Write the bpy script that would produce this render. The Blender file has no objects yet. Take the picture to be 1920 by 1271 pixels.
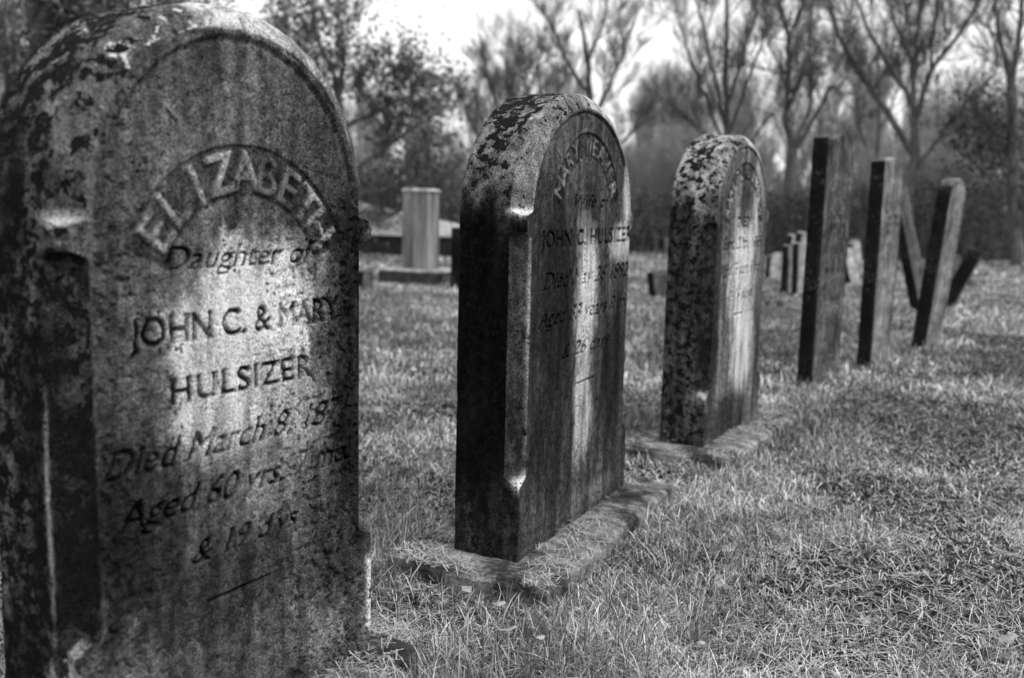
import bpy, math, random
import numpy as np
from mathutils import Vector, Matrix

random.seed(7); rng = np.random.default_rng(11)
SC = bpy.context.scene; COL = SC.collection
R = math.radians

# ------------------------------------------------------------------ camera
PITCH, ROLL, EYE = R(8.1), R(1.35), 1.0
fw = Vector((0, math.cos(PITCH), -math.sin(PITCH))); r0 = Vector((1, 0, 0)); u0 = r0.cross(fw)
up = math.cos(ROLL)*u0 - math.sin(ROLL)*r0; rt = math.cos(ROLL)*r0 + math.sin(ROLL)*u0
cd = bpy.data.cameras.new('camera'); cam = bpy.data.objects.new('camera', cd); COL.objects.link(cam)
M = Matrix((rt, up, -fw)).transposed().to_4x4(); M.translation = (0, 0, EYE); cam.matrix_world = M
cd.sensor_width = 36; cd.lens = 35.0; cd.clip_start = 0.05; cd.clip_end = 600
cd.dof.use_dof = True; cd.dof.focus_distance = 2.35; cd.dof.aperture_fstop = 2.6
SC.camera = cam

# ------------------------------------------------------------------ sky + sun
SUN_AZ, SUN_EL = R(112), R(52)          # clockwise from +Y
w = bpy.data.worlds.new('World'); SC.world = w; w.use_nodes = True
nt = w.node_tree; nt.nodes.clear()
sky = nt.nodes.new('ShaderNodeTexSky'); sky.sky_type = 'NISHITA'; sky.sun_disc = False
sky.sun_elevation = SUN_EL; sky.sun_rotation = SUN_AZ; sky.air_density = 1.0; sky.dust_density = 4.0
bw = nt.nodes.new('ShaderNodeRGBToBW'); nt.links.new(sky.outputs[0], bw.inputs[0])
# thin high cloud: brightens the sky in soft broken patches
tc = nt.nodes.new('ShaderNodeTexCoord'); mp = nt.nodes.new('ShaderNodeMapping'); mp.inputs['Scale'].default_value = (1.2, 1.2, 5)
nz = nt.nodes.new('ShaderNodeTexNoise'); nz.inputs['Scale'].default_value = 2.2; nz.inputs['Detail'].default_value = 6
nt.links.new(tc.outputs['Generated'], mp.inputs[0]); nt.links.new(mp.outputs[0], nz.inputs['Vector'])
rp = nt.nodes.new('ShaderNodeMapRange'); rp.inputs[1].default_value = .35; rp.inputs[2].default_value = .7
rp.inputs[3].default_value = 0.75; rp.inputs[4].default_value = 1.0
nt.links.new(nz.outputs[0], rp.inputs[0])
mx = nt.nodes.new('ShaderNodeMix'); mx.data_type = 'FLOAT'
mx.inputs[3].default_value = 12
mul = nt.nodes.new('ShaderNodeMath'); mul.operation = 'MULTIPLY'; mul.inputs[1].default_value = 1.0
nt.links.new(rp.outputs[0], mul.inputs[0]); nt.links.new(mul.outputs[0], mx.inputs[0]); nt.links.new(bw.outputs[0], mx.inputs[2])
bg = nt.nodes.new('ShaderNodeBackground'); bg.inputs[1].default_value = 0.11
wo = nt.nodes.new('ShaderNodeOutputWorld'); nt.links.new(mx.outputs[0], bg.inputs[0]); nt.links.new(bg.outputs[0], wo.inputs[0])
sd = bpy.data.lights.new('sun', 'SUN'); sd.energy = 2.5; sd.angle = R(4); sd.color = (1, 1, 1)
so = bpy.data.objects.new('sun', sd); COL.objects.link(so)
tosun = Vector((math.sin(SUN_AZ)*math.cos(SUN_EL), math.cos(SUN_AZ)*math.cos(SUN_EL), math.sin(SUN_EL)))
so.rotation_euler = tosun.to_track_quat('Z', 'Y').to_euler()
SC.view_settings.view_transform = 'Standard'; SC.view_settings.look = 'None'
SC.view_settings.exposure = 0.0; SC.view_settings.gamma = 1

# ------------------------------------------------------------------ helpers
def tag(o, label=None, cat=None, group=None, kind=None):
    if label: o['label'] = label
    if cat: o['category'] = cat
    if group: o['group'] = group
    if kind: o['kind'] = kind
    return o
def empty(name, loc, rz=0):
    o = bpy.data.objects.new(name, None); COL.objects.link(o); o.location = loc; o.rotation_euler = (0, 0, rz); return o
def mesh_np(name, V, F, mat, parent=None, smooth=False, attrs=None):
    """V (n,3); F (m,4) or (m,3) int array, or list of such arrays"""
    V = np.asarray(V, np.float32); Fs = F if isinstance(F, list) else [F]
    Fs = [np.asarray(f, np.int32) for f in Fs if len(f)]
    me = bpy.data.meshes.new(name)
    nl = sum(f.size for f in Fs); nf = sum(len(f) for f in Fs)
    me.vertices.add(len(V)); me.vertices.foreach_set('co', V.ravel())
    me.loops.add(nl); me.loops.foreach_set('vertex_index', np.concatenate([f.ravel() for f in Fs]))
    tot = np.concatenate([np.full(len(f), f.shape[1], np.int32) for f in Fs]); st = np.concatenate([[0], np.cumsum(tot)[:-1]]).astype(np.int32)
    me.polygons.add(nf); me.polygons.foreach_set('loop_start', st)
    me.polygons.foreach_set('use_smooth', np.full(nf, smooth))
    me.update(calc_edges=True); me.validate()
    for k, a in (attrs or {}).items():
        at = me.attributes.new(k, 'FLOAT', 'POINT'); at.data.foreach_set('value', np.asarray(a, np.float32))
    me.materials.append(mat)
    o = bpy.data.objects.new(name, me); COL.objects.link(o)
    if parent: o.parent = parent
    return o
def at(px, py, Y):                      # world point at depth Y that the photograph shows at (px, py)
    d = fw + rt*((px-960)/1867.0) - up*((py-635.5)/1867.0); t = Y/d.y
    return Vector((0, 0, EYE)) + d*t
def hsh(ix, iy, iz, seed):
    n = (ix.astype(np.int64)*374761393 + iy.astype(np.int64)*668265263 + iz.astype(np.int64)*2147483647 + seed*1274126177) & 0xffffffff
    n = ((n ^ (n >> 13))*1274126177) & 0xffffffff
    n = ((n ^ (n >> 16))*2246822519) & 0xffffffff
    return ((n ^ (n >> 15)) & 0xffffff)/float(0xffffff)
def vnoise(x, y, z, seed=0):
    x, y, z = np.broadcast_arrays(np.asarray(x, float), np.asarray(y, float), np.asarray(z, float))
    ix, iy, iz = np.floor(x).astype(int), np.floor(y).astype(int), np.floor(z).astype(int)
    fx, fy, fz = x-ix, y-iy, z-iz
    fx, fy, fz = fx*fx*(3-2*fx), fy*fy*(3-2*fy), fz*fz*(3-2*fz)
    o = 0
    for a in (0, 1):
        for b in (0, 1):
            for c in (0, 1):
                o = o + hsh(ix+a, iy+b, iz+c, seed)*(fx if a else 1-fx)*(fy if b else 1-fy)*(fz if c else 1-fz)
    return o
def fbm(x, y, z, oct=4, seed=0, gain=.5):
    a, s, t = 1., 0, 0
    for i in range(oct):
        s = s + a*vnoise(x*2**i, y*2**i, z*2**i, seed+i); t += a; a *= gain
    return s/t
def sstep(a, b, x):
    t = np.clip((x-a)/(b-a), 0, 1); return t*t*(3-2*t)

# ------------------------------------------------------------------ materials (all black-and-white greys, as the photograph)
def newmat(name, rough=.9, spec=.25):
    m = bpy.data.materials.new(name); m.use_nodes = True; n = m.node_tree
    b = n.nodes['Principled BSDF']; b.inputs['Roughness'].default_value = rough
    b.inputs['Specular IOR Level'].default_value = spec
    return m, n, b
class NB:
    def __init__(s, n): s.n = n; s.co = n.nodes.new('ShaderNodeTexCoord').outputs['Object']
    def attr(s, k):
        a = s.n.nodes.new('ShaderNodeAttribute'); a.attribute_name = k; return a.outputs['Fac']
    def noise(s, scale, detail=4, stretch=(1, 1, 1), rough=.55, dist=0):
        m = s.n.nodes.new('ShaderNodeMapping'); m.inputs['Scale'].default_value = stretch; s.n.links.new(s.co, m.inputs[0])
        t = s.n.nodes.new('ShaderNodeTexNoise'); t.inputs['Scale'].default_value = scale; t.inputs['Detail'].default_value = detail
        t.inputs['Roughness'].default_value = rough; t.inputs['Distortion'].default_value = dist
        s.n.links.new(m.outputs[0], t.inputs['Vector']); return t.outputs[0]
    def voro(s, scale, feat='F1'):
        t = s.n.nodes.new('ShaderNodeTexVoronoi'); t.feature = feat; t.inputs['Scale'].default_value = scale
        s.n.links.new(s.co, t.inputs['Vector']); return t.outputs['Distance']
    def m(s, op, a, b=0., clamp=False):
        t = s.n.nodes.new('ShaderNodeMath'); t.operation = op; t.use_clamp = clamp
        for i, v in enumerate((a, b)):
            if isinstance(v, (int, float)): t.inputs[i].default_value = v
            else: s.n.links.new(v, t.inputs[i])
        return t.outputs[0]
    def rng(s, v, a, b, c=0., d=1.):
        t = s.n.nodes.new('ShaderNodeMapRange'); t.interpolation_type = 'SMOOTHSTEP'
        for i, x in enumerate((v, a, b, c, d)):
            if isinstance(x, (int, float)): t.inputs[i].default_value = x
            else: s.n.links.new(x, t.inputs[i])
        return t.outputs[0]
    def mix(s, f, a, b):
        t = s.n.nodes.new('ShaderNodeMix'); t.data_type = 'FLOAT'
        for i, x in ((0, f), (2, a), (3, b)):
            if isinstance(x, (int, float)): t.inputs[i].default_value = x
            else: s.n.links.new(x, t.inputs[i])
        return t.outputs[0]
    def bump(s, h, bsdf, strength=.5, dist=.002):
        t = s.n.nodes.new('ShaderNodeBump'); t.inputs['Strength'].default_value = strength; t.inputs['Distance'].default_value = dist
        s.n.links.new(h, t.inputs['Height']); s.n.links.new(t.outputs[0], bsdf.inputs['Normal'])

def marble_mat():
    m, n, b = newmat('weathered_marble', .95, .06); q = NB(n)
    alb = q.attr('alb'); dk = q.attr('dk'); lt = q.attr('lt')
    grain = q.rng(q.noise(330, 4, rough=.75), .38, .62, .35, 1.7)
    blot = q.rng(q.noise(45, 8, rough=.75), .38, .62, .4, 1.7)
    blot = q.mix(q.m('ADD', .35, q.m('MULTIPLY', q.rng(alb, .04, .35), .5)), blot, 1.05)
    streak = q.rng(q.noise(22, 5, (1, 1, .16), .65), .33, .68, .6, 1.4)
    col = q.m('MULTIPLY', q.m('MULTIPLY', q.m('MULTIPLY', alb, grain), blot), streak)
    # pale crust lichen patches
    n1 = q.noise(26, 8, rough=.72, dist=.4)
    thr = q.m('SUBTRACT', .82, q.m('MULTIPLY', lt, .5))
    ml = q.rng(n1, thr, q.m('ADD', thr, .03))
    lcol = q.rng(q.noise(260, 3, rough=.7), .3, .7, .3, .72)
    col = q.mix(ml, col, lcol)
    # dark clumped lichen
    n2 = q.noise(33, 8, rough=.66, dist=.2)
    n3 = q.noise(90, 4, rough=.6)
    nn = q.m('ADD', q.m('MULTIPLY', n2, .7), q.m('MULTIPLY', n3, .3))
    thr2 = q.m('SUBTRACT', .80, q.m('MULTIPLY', dk, .5))
    md = q.rng(nn, thr2, q.m('ADD', thr2, .015))
    dcol = q.rng(q.noise(300, 3, rough=.7), .35, .72, .008, .035)
    col = q.mix(md, col, dcol)
    # small round black spots and pale specks
    v = q.voro(75); vs = q.noise(14, 2)
    sp = q.m('MULTIPLY', q.rng(v, .34, .22), q.rng(vs, .52, .6))
    col = q.mix(q.m('MULTIPLY', sp, .8), col, .02)
    v2 = q.voro(190); sp2 = q.m('MULTIPLY', q.rng(v2, .25, .12), q.rng(q.noise(11, 2), .5, .62))
    col = q.mix(q.m('MULTIPLY', sp2, .55), col, q.m('MINIMUM', q.m('MULTIPLY', alb, 5.), .4))
    col = q.m('MULTIPLY', q.m('POWER', q.m('MAXIMUM', col, .001), 1.25), 1.35)
    n.links.new(q.m('MINIMUM', col, .85), b.inputs['Base Color'])
    h = q.m('ADD', q.m('MULTIPLY', q.noise(180, 5, rough=.7), 1.2), q.m('ADD', q.m('MULTIPLY', md, .9), q.m('MULTIPLY', ml, .25)))
    h = q.m('ADD', h, q.m('MULTIPLY', q.noise(520, 2), .6))
    q.bump(h, b, .9, .0035)
    return m
MARBLE = marble_mat()
def slate_mat(name, fr, sd, streaks=True):
    m, n, b = newmat(name, .95, .08); q = NB(n)
    f = q.attr('side')                      # narrow sides near-black: their shade is painted into the colour
    st = q.m('MULTIPLY', q.rng(q.noise(24, 6, (1, 1, .10), .65), .3, .7, .65, 1.35), q.rng(q.noise(18, 7, (1, 1, .5), .75), .4, .62, .5, 1.5)) if streaks else q.rng(q.noise(9, 6), .3, .7, .6, 1.4)
    gr = q.rng(q.noise(90, 5, rough=.7), .3, .7, .6, 1.4)
    bl = q.rng(q.noise(5, 5), .3, .7, .6, 1.4)
    col = q.m('MULTIPLY', q.m('MULTIPLY', q.m('MULTIPLY', q.m('MULTIPLY', q.attr('alb'), 10*fr), st), gr), bl)
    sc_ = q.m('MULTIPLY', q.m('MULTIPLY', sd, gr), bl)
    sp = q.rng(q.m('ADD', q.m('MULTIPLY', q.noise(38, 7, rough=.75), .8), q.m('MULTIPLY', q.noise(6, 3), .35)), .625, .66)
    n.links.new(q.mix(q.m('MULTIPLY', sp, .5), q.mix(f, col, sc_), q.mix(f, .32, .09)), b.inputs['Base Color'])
    q.bump(q.m('ADD', st, gr), b, .5, .002)
    return m
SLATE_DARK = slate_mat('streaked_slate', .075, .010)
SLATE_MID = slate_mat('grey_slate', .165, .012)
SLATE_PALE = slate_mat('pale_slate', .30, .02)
def slab_mat():
    m, n, b = newmat('slab_stone', .95, .2); q = NB(n)
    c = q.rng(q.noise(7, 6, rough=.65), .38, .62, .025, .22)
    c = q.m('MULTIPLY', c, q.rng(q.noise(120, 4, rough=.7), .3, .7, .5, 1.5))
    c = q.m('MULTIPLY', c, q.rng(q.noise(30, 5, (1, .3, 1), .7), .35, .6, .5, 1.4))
    n.links.new(c, b.inputs['Base Color']); q.bump(q.noise(90, 6, rough=.7), b, .9, .006)
    return m
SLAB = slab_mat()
def ground_mat():
    m, n, b = newmat('lawn_soil', 1., .05); q = NB(n)
    c = q.rng(q.noise(1.1, 6), .35, .65, .085, .19)
    c = q.m('MULTIPLY', c, q.rng(q.noise(14, 7, (1, 1, 1), .75), .3, .7, .45, 1.6))
    c = q.m('MULTIPLY', c, q.rng(q.noise(140, 4, rough=.8), .3, .7, .4, 1.6))
    sx = n.nodes.new('ShaderNodeSeparateXYZ'); n.links.new(q.co, sx.inputs[0])
    # near the camera the ground colour is darkened between the blades; the wood floor is dark leaf mould
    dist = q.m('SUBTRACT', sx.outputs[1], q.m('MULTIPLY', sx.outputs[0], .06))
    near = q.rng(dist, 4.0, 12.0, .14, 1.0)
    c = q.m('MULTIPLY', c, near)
    wood = q.rng(q.m('ADD', dist, q.m('MULTIPLY', q.noise(.8, 4), 2.)), 18.0, 19.2)
    c = q.mix(wood, c, q.rng(q.noise(5, 6, rough=.8), .35, .65, .02, .07))
    n.links.new(c, b.inputs['Base Color']); q.bump(q.noise(60, 6, rough=.8), b, 1., .02)
    return m
GROUND = ground_mat()
def attr_mat(name, mult=1., rough=.7, spec=.2, noise=None, trans=0.):
    m, n, b = newmat(name, rough, spec); q = NB(n)
    c = q.m('MULTIPLY', q.attr('alb'), mult)
    if noise: c = q.m('MULTIPLY', c, q.rng(q.noise(noise, 5, rough=.7), .3, .7, .5, 1.5))
    n.links.new(c, b.inputs['Base Color'])
    if trans:
        t = n.nodes.new('ShaderNodeBsdfTranslucent'); n.links.new(c, t.inputs[0])
        x = n.nodes.new('ShaderNodeMixShader'); x.inputs[0].default_value = trans
        n.links.new(b.outputs[0], x.inputs[1]); n.links.new(t.outputs[0], x.inputs[2])
        n.links.new(x.outputs[0], n.nodes['Material Output'].inputs['Surface'])
    return m
GRASS = attr_mat('grass_blades', 1., .5, .4, None, .15)
LEAF = attr_mat('tree_leaves', 1., .6, .3, None, .3)
def plain(name, v, scale=20, rough=.9, stretch=(1, 1, 1), lo=.5, hi=1.5, bd=.003):
    m, n, b = newmat(name, rough, .2); q = NB(n)
    c = q.m('MULTIPLY', v, q.rng(q.noise(scale, 6, stretch, .65), .3, .7, lo, hi))
    n.links.new(c, b.inputs['Base Color']); q.bump(q.noise(scale*2, 5, stretch, .7), b, .6, bd); return m
BARK = plain('bark', .11, 14, .95, (1, 1, .3))
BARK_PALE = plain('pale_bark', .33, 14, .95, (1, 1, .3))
BOARD = plain('weathered_board', .42, 6, .8, (1, 1, 4), .6, 1.3)
DARKWOOD = plain('dark_timber', .03, 8)
DRYLEAF = plain('dry_leaf', .27, 60, .8, (1, 1, 1), .6, 1.4, .001)
CONC = plain('pale_concrete', .3, 12)

# ------------------------------------------------------------------ text rasteriser (built-in font -> height field)
RES = .001
def text_tris(body, size, offset=0., shear=0., sx=1., spacing=1.):
    cu = bpy.data.curves.new('tmp', 'FONT'); cu.body = body; cu.size = size; cu.align_x = 'CENTER'; cu.shear = shear
    cu.space_character = spacing; cu.resolution_u = 4; cu.fill_mode = 'BOTH'
    o = bpy.data.objects.new('tmp', cu); COL.objects.link(o)
    dg = bpy.context.evaluated_depsgraph_get(); me = bpy.data.meshes.new_from_object(o.evaluated_get(dg))
    me.calc_loop_triangles()
    V = np.array([v.co[:2] for v in me.vertices]) if len(me.vertices) else np.zeros((0, 2))
    T = np.array([t.vertices[:] for t in me.loop_triangles])
    bpy.data.objects.remove(o); bpy.data.curves.remove(cu); bpy.data.meshes.remove(me)
    if len(V): V[:, 0] *= sx
    return V, T
def raster(img, V, T):
    H_, W_ = img.shape
    for t in T:
        p = V[t]/RES; x0, y0 = np.floor(p.min(0)).astype(int); x1, y1 = np.ceil(p.max(0)).astype(int)+1
        x0, y0 = max(x0, 0), max(y0, 0); x1, y1 = min(x1, W_), min(y1, H_)
        if x0 >= x1 or y0 >= y1: continue
        X, Y = np.meshgrid(np.arange(x0, x1)+.5, np.arange(y0, y1)+.5)
        (ax, ay), (bx, by), (cx, cy) = p; d = (bx-ax)*(cy-ay)-(cx-ax)*(by-ay)
        if abs(d) < 1e-9: continue
        u = ((X-ax)*(cy-ay)-(cx-ax)*(Y-ay))/d; v = ((bx-ax)*(Y-ay)-(X-ax)*(by-ay))/d
        img[y0:y1, x0:x1][(u >= -.02) & (v >= -.02) & (u+v <= 1.02)] = 1.
def dilate(img, n):
    for _ in range(n):
        o = img.copy(); o[1:] = np.maximum(o[1:], img[:-1]); o[:-1] = np.maximum(o[:-1], img[1:])
        o[:, 1:] = np.maximum(o[:, 1:], img[:, :-1]); o[:, :-1] = np.maximum(o[:, :-1], img[:, 1:]); img = o
    return img
def line_text(img, body, x0, x1, z0, height, **k):
    """text whose drawn extent runs x0..x1, capital height about `height`, baseline z0"""
    V, T = text_tris(body, 1.0, **k)
    if not len(V): return
    a, b = V[:, 0].min(), V[:, 0].max()
    V[:, 0] = x0 + (V[:, 0]-a)/(b-a)*(x1-x0); V[:, 1] = z0 + V[:, 1]*height/.70
    t = np.zeros_like(img); raster(t, V, T)
    if k.get('offset', 0) > .011: t = dilate(t, 1)
    o = t.copy()
    for sh in (1,): o[:, sh:] = np.maximum(o[:, sh:], t[:, :-sh])          # heavier uprights
    for lv in ((0, 1.) if body.isupper() else (0, .72, 1.)):                  # cut serifs at base, x-height and cap line
        j = int(round((z0+lv*height)/RES)); j0, j1 = (j, j+2) if lv == 0 else (j-2, j)
        band = t[j0:j1].max(0); bb = band.copy()
        for sh in (1, 2): bb[sh:] = np.maximum(bb[sh:], band[:-sh]); bb[:-sh] = np.maximum(bb[:-sh], band[sh:])
        o[j0:j1] = np.maximum(o[j0:j1], bb[None, :]*.9)
    np.maximum(img, o, out=img)
def arc_text(img, body, cx, cz, r, height, a0, a1, **k):
    n = len(body); im = np.zeros_like(img)
    for i, ch in enumerate(body):
        if ch == ' ': continue
        th = a0+(a1-a0)*(i+.5)/n
        V, T = text_tris(ch, 1.0, **k); a, b = V[:, 0].min(), V[:, 0].max()
        wl = min(b-a, .66)*height/.7*1.05; V[:, 0] = (V[:, 0]-(a+b)/2)/(b-a)*wl; V[:, 1] = V[:, 1]*height/.7
        X = V[:, 0]; Z = r+V[:, 1]; c, s = math.cos(th), math.sin(th)
        raster(im, np.stack([cx+X*c+Z*s, cz-X*s+Z*c], 1), T)
    np.maximum(img, dilate(im, 2), out=img)
def blur(img, n=1):
    for _ in range(n):
        p = np.pad(img, 1, mode='edge'); img = (p[:-2, 1:-1]+p[2:, 1:-1]+p[1:-1, :-2]+p[1:-1, 2:]+2*p[1:-1, 1:-1])/6
    return img
def sample(img, x, z):
    X = np.clip(x/RES-.5, 0, img.shape[1]-1.01); Z = np.clip(z/RES-.5, 0, img.shape[0]-1.01)
    i, j = X.astype(int), Z.astype(int); f, g = X-i, Z-j
    return img[j, i]*(1-f)*(1-g)+img[j, i+1]*f*(1-g)+img[j+1, i]*(1-f)*g+img[j+1, i+1]*f*g

# ------------------------------------------------------------------ carved tablets
def tablet(name, parent, W, T, zs, ah, relief, front_attr, side_attr, seed, step=.0018, chamf=.044, nib=.93, stop=.24, z0=-.03,
           shape=None, mat=MARBLE, rim=True, top_round=2.0):
    """dense mesh of a round-topped tablet; x 0..W along the face, y 0..T into the stone, z up"""
    hw = W/2; cx = hw
    if shape is None:
        nstr = int((zs-z0)/step); narc = int(1.35*ah/step)
        zl = np.linspace(z0, zs, nstr, endpoint=False)
        ph = np.linspace(0, math.pi/2, narc)
        e = 2/top_round
        PL = np.concatenate([np.stack([0*zl, zl], 1), np.stack([cx-hw*np.cos(ph)**e, zs+ah*np.sin(ph)**e], 1)])
        PR = PL.copy(); PR[:, 0] = W-PR[:, 0]
        nrm = np.gradient(PL, axis=0); nrm /= np.linalg.norm(nrm, axis=1)[:, None]+1e-9
        NL = np.stack([-nrm[:, 1], nrm[:, 0]], 1); NR = NL*[-1, 1]     # outward
        NL[-1] = NR[-1] = (0, 1)
    else:
        PL, PR = shape
        def nn(P, s):
            g = np.gradient(P, axis=0); g /= np.linalg.norm(g, axis=1)[:, None]+1e-9
            return np.stack([-g[:, 1], g[:, 0]], 1)*s
        NL, NR = nn(PL, 1), nn(PR, -1)
    J = len(PL); zz = PL[:, 1]; s_arc = np.concatenate([[0], np.cumsum(np.linalg.norm(np.diff(PL, axis=0), axis=1))])
    if chamf > .02:
        c = chamf*np.ones(J)
        c *= sstep(stop-.015, stop+.02, zz)
        dn = np.abs(s_arc-(nib-z0)); c *= sstep(.010, .034, dn+.008*(vnoise(zz*90, 0, 0, seed)-.5))
        c = np.maximum(c, np.where(dn < .05, .013, .004)); nibm = 1-sstep(.004, .028, dn)
    else: c = np.full(J, chamf); nibm = np.zeros(J)
    BL, BR = PL-NL*c[:, None], PR-NR*c[:, None]
    K = max(int(W/step), 8)
    s = np.linspace(0, 1, K)
    X = BL[:, 0:1]*(1-s)+BR[:, 0:1]*s; Z = BL[:, 1:2]*(1-s)+BR[:, 1:2]*s
    # distance to the face edge (for the rim groove)
    Hh = relief(X, Z)
    edge = np.minimum(s, 1-s)[None, :]*np.abs(BR[:, 0:1]-BL[:, 0:1])
    if rim:
        ex = (X-cx)/(hw-chamf+1e-6); ez = np.maximum(Z-zs, 0)/(ah-chamf)
        rr = np.where(Z > zs, np.sqrt(ex**2+ez**2), np.abs(ex)); dd = (1-rr)*(hw-chamf)
        gz = sstep(zs-.10, zs+.02, Z)
        Hh = Hh - .0055*np.exp(-((dd-.014)/.006)**2)*gz + .0018*np.exp(-((dd-.004)/.004)**2)*gz
    Hh = Hh + (fbm(X*60, Z*60, 0*X, 4, seed)-.5)*.0018*sstep(0, .01, edge)
    Hh *= sstep(-.001, .006, edge)
    Y = -Hh
    Vf = np.stack([X, Y, Z], -1).reshape(-1, 3)
    fa = front_attr(X, Z, edge)
    idx = np.arange(J*K).reshape(J, K)
    Ff = np.stack([idx[:-1, :-1], idx[:-1, 1:], idx[1:, 1:], idx[1:, :-1]], -1).reshape(-1, 4)
    Vs, Fs = [Vf], [Ff]; A = [[a.ravel() for a in fa]]; base = J*K
    nc, nsd = 16, max(int((T-chamf)/(step*1.3)), 8)
    for P, Nn, B, sgn, edgecol in ((PL, NL, BL, 1, 0), (PR, NR, BR, -1, K-1)):
        cols = []; yy = []; inn = []
        for k in range(1, nc+1):
            q = k/nc; cols.append((1-q, q)); 
        ss = np.array([a for a, b in cols]); qq = np.array([b for a, b in cols])
        inset = c[:, None]*ss + .10*c[:, None]*np.sin(math.pi*qq)*(c[:, None] > .02)
        ych = c[:, None]*qq*1.0 + .10*c[:, None]*np.sin(math.pi*qq)*(c[:, None] > .02)
        q2 = np.linspace(0, 1, nsd+1)[1:]
        arch = sstep(nib+.02, nib+.10, zz)[:, None]
        inset = inset*(1-arch)+arch*c[:, None]*(1-np.sin(qq*math.pi/2))**.9
        ych = ych*(1-arch)+arch*c[:, None]*(1-np.cos(qq*math.pi/2))**.9
        ysd = c[:, None]+(T-.006-c[:, None])*q2[None, :]
        ins2 = np.zeros_like(ysd)
        yb = np.full((J, 1), T); ib = np.full((J, 1), .006)
        YY = np.concatenate([ych, ysd, yb], 1); IN = np.concatenate([inset, ins2, ib], 1)
        PX = P[:, 0:1]-Nn[:, 0:1]*IN; PZ = P[:, 1:2]-Nn[:, 1:2]*IN
        nz_ = (fbm(PX*45+7, YY*45, PZ*45, 4, seed+3)-.5)*.005 + (fbm(PX*9, YY*9, PZ*9, 3, seed+5)-.5)*.006
        nz_ += nibm[:, None]*np.exp(-((YY-.012)/.022)**2)*(.002+.03*(fbm(PX*30, YY*60, PZ*70, 3, seed+8)-.4))
        PX = PX+Nn[:, 0:1]*nz_; PZ = PZ+Nn[:, 1:2]*nz_
        Vq = np.stack([PX, YY, PZ], -1); m = Vq.shape[1]
        ids = base+np.arange(J*m).reshape(J, m)
        full = np.concatenate([idx[:, edgecol][:, None], ids], 1)
        a, b, c2, d = full[:-1, :-1], full[1:, :-1], full[1:, 1:], full[:-1, 1:]
        f = np.stack([a, b, c2, d] if sgn == 1 else [a, d, c2, b], -1).reshape(-1, 4)
        Vs.append(Vq.reshape(-1, 3)); Fs.append(f); base += J*m
        isch = np.concatenate([np.ones((J, nc)), np.zeros((J, nsd+1))], 1)*(c[:, None] > .02)
        sa = side_attr(PX, YY, PZ, Nn, isch, sgn)
        A.append([np.broadcast_to(v, PX.shape).ravel() for v in sa])
        if sgn == 1: backL = ids[:, -1]
        else: backR = ids[:, -1]
    Fs.append(np.stack([backL[:-1], backL[1:], backR[1:], backR[:-1]], -1))
    V = np.concatenate(Vs); att = [np.concatenate([a[i] for a in A]) for i in range(3)]
    names = ('alb', 'dk', 'lt') if mat is MARBLE else ('alb', 'side', 'lt')
    return mesh_np(name, V, np.concatenate(Fs), mat, parent, True, dict(zip(names, att)))

def blobs(base, X, Z, rows, seed, jag=.5):
    n1 = fbm(X*14, Z*9, 0*X, 4, seed)-.5; n2 = fbm(X*55, Z*40, 0*X, 3, seed+9)-.5
    v = base
    for cx, cz, rx, rz, val, st in rows:
        d = np.sqrt(((X-cx)/rx)**2+((Z-cz)/rz)**2)+n1*jag*1.6+n2*jag
        k = st*(1-sstep(.45, 1.25, d)); v = v*(1-k)+val*k
    return v

MASK = {}
def letter_tone(v, X, Z, kc=.92, kr=1.4, kb=.40):  # darkens cut letters and the sunk band, lightens raised letters
    c, r, b = (sample(MASK[k], X, Z) for k in 'crb')
    n = .6+.4*sstep(.36, .54, fbm(X*22, Z*22, 0*X, 4, 900))
    v = v*(1-kb*b)
    n2 = sstep(.38, .6, fbm(X*16, Z*16, 0*X, 4, 905))
    return v*(1-kc*c*n)+kr*.12*r*n*(.25+.75*n2)
# ---- headstone 1 (near left)
def blank(): return np.zeros((1400, 900))
S1N, S1A, S1W, S1T = (-.638, 1.408), 60, .705, .19
SH1 = .032      # lettering is set out from a line a little inside the near edge
def relief1():
    c = blank(); r = blank(); b = blank()
    arc_text(r, 'ELIZABETH', .325, .800, .200, .066, R(-62), R(62), offset=.035)
    yy, xx = np.mgrid[0:1400, 0:900]*RES; rad = np.hypot(xx-.325, yy-.800); ang = np.degrees(np.arctan2(xx-.325, yy-.800))
    b[(rad > .190) & (rad < .276) & (np.abs(ang) < 67)] = 1
    line_text(c, 'Daughter of', .148, .500, .872, .038, shear=.35, offset=.006)
    line_text(c, 'JOHN C. & MARY', .079, .567, .756, .045, offset=.012)
    line_text(c, 'HULSIZER', .155, .488, .656, .042, offset=.012, spacing=1.15)
    line_text(c, 'Died March 8, 1871', .025, .600, .556, .046, shear=.4, offset=.008)
    line_text(c, 'Aged 60 yrs. 7 mo.', .046, .600, .470, .046, shear=.4, offset=.008)
    line_text(c, '& 19 d\'ys', .190, .450, .375, .040, shear=.4, offset=.008)
    c[298:303, 221:373] = 1
    c = blur(c, 1); r = blur(r, 4); b = blur(b, 3); MASK['c'], MASK['r'], MASK['b'] = c, r, b
    def f(X, Z):
        wear = .65+.35*sstep(.35, .6, fbm(X*7, Z*7, 0*X, 3, 31))
        g = (fbm(X*120, Z*120, 0*X, 3, 77)-.5)
        rough = sstep(.30, .56, X)*sstep(1.02, .9, Z)+sstep(.2, .05, X)*.5
        pit = -.006*sstep(.56, .66, fbm(X*80, Z*80, 0*X, 3, 41))*(.25+rough)
        return -.0085*sample(c, X, Z)*wear - .0045*sample(b, X, Z) + .0062*sample(r, X, Z)*(.6+.4*wear) + g*.0046*(.12+rough) + pit + (fbm(X*5, Z*5, 0*X, 3, 4)-.5)*.003
    return f
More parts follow.
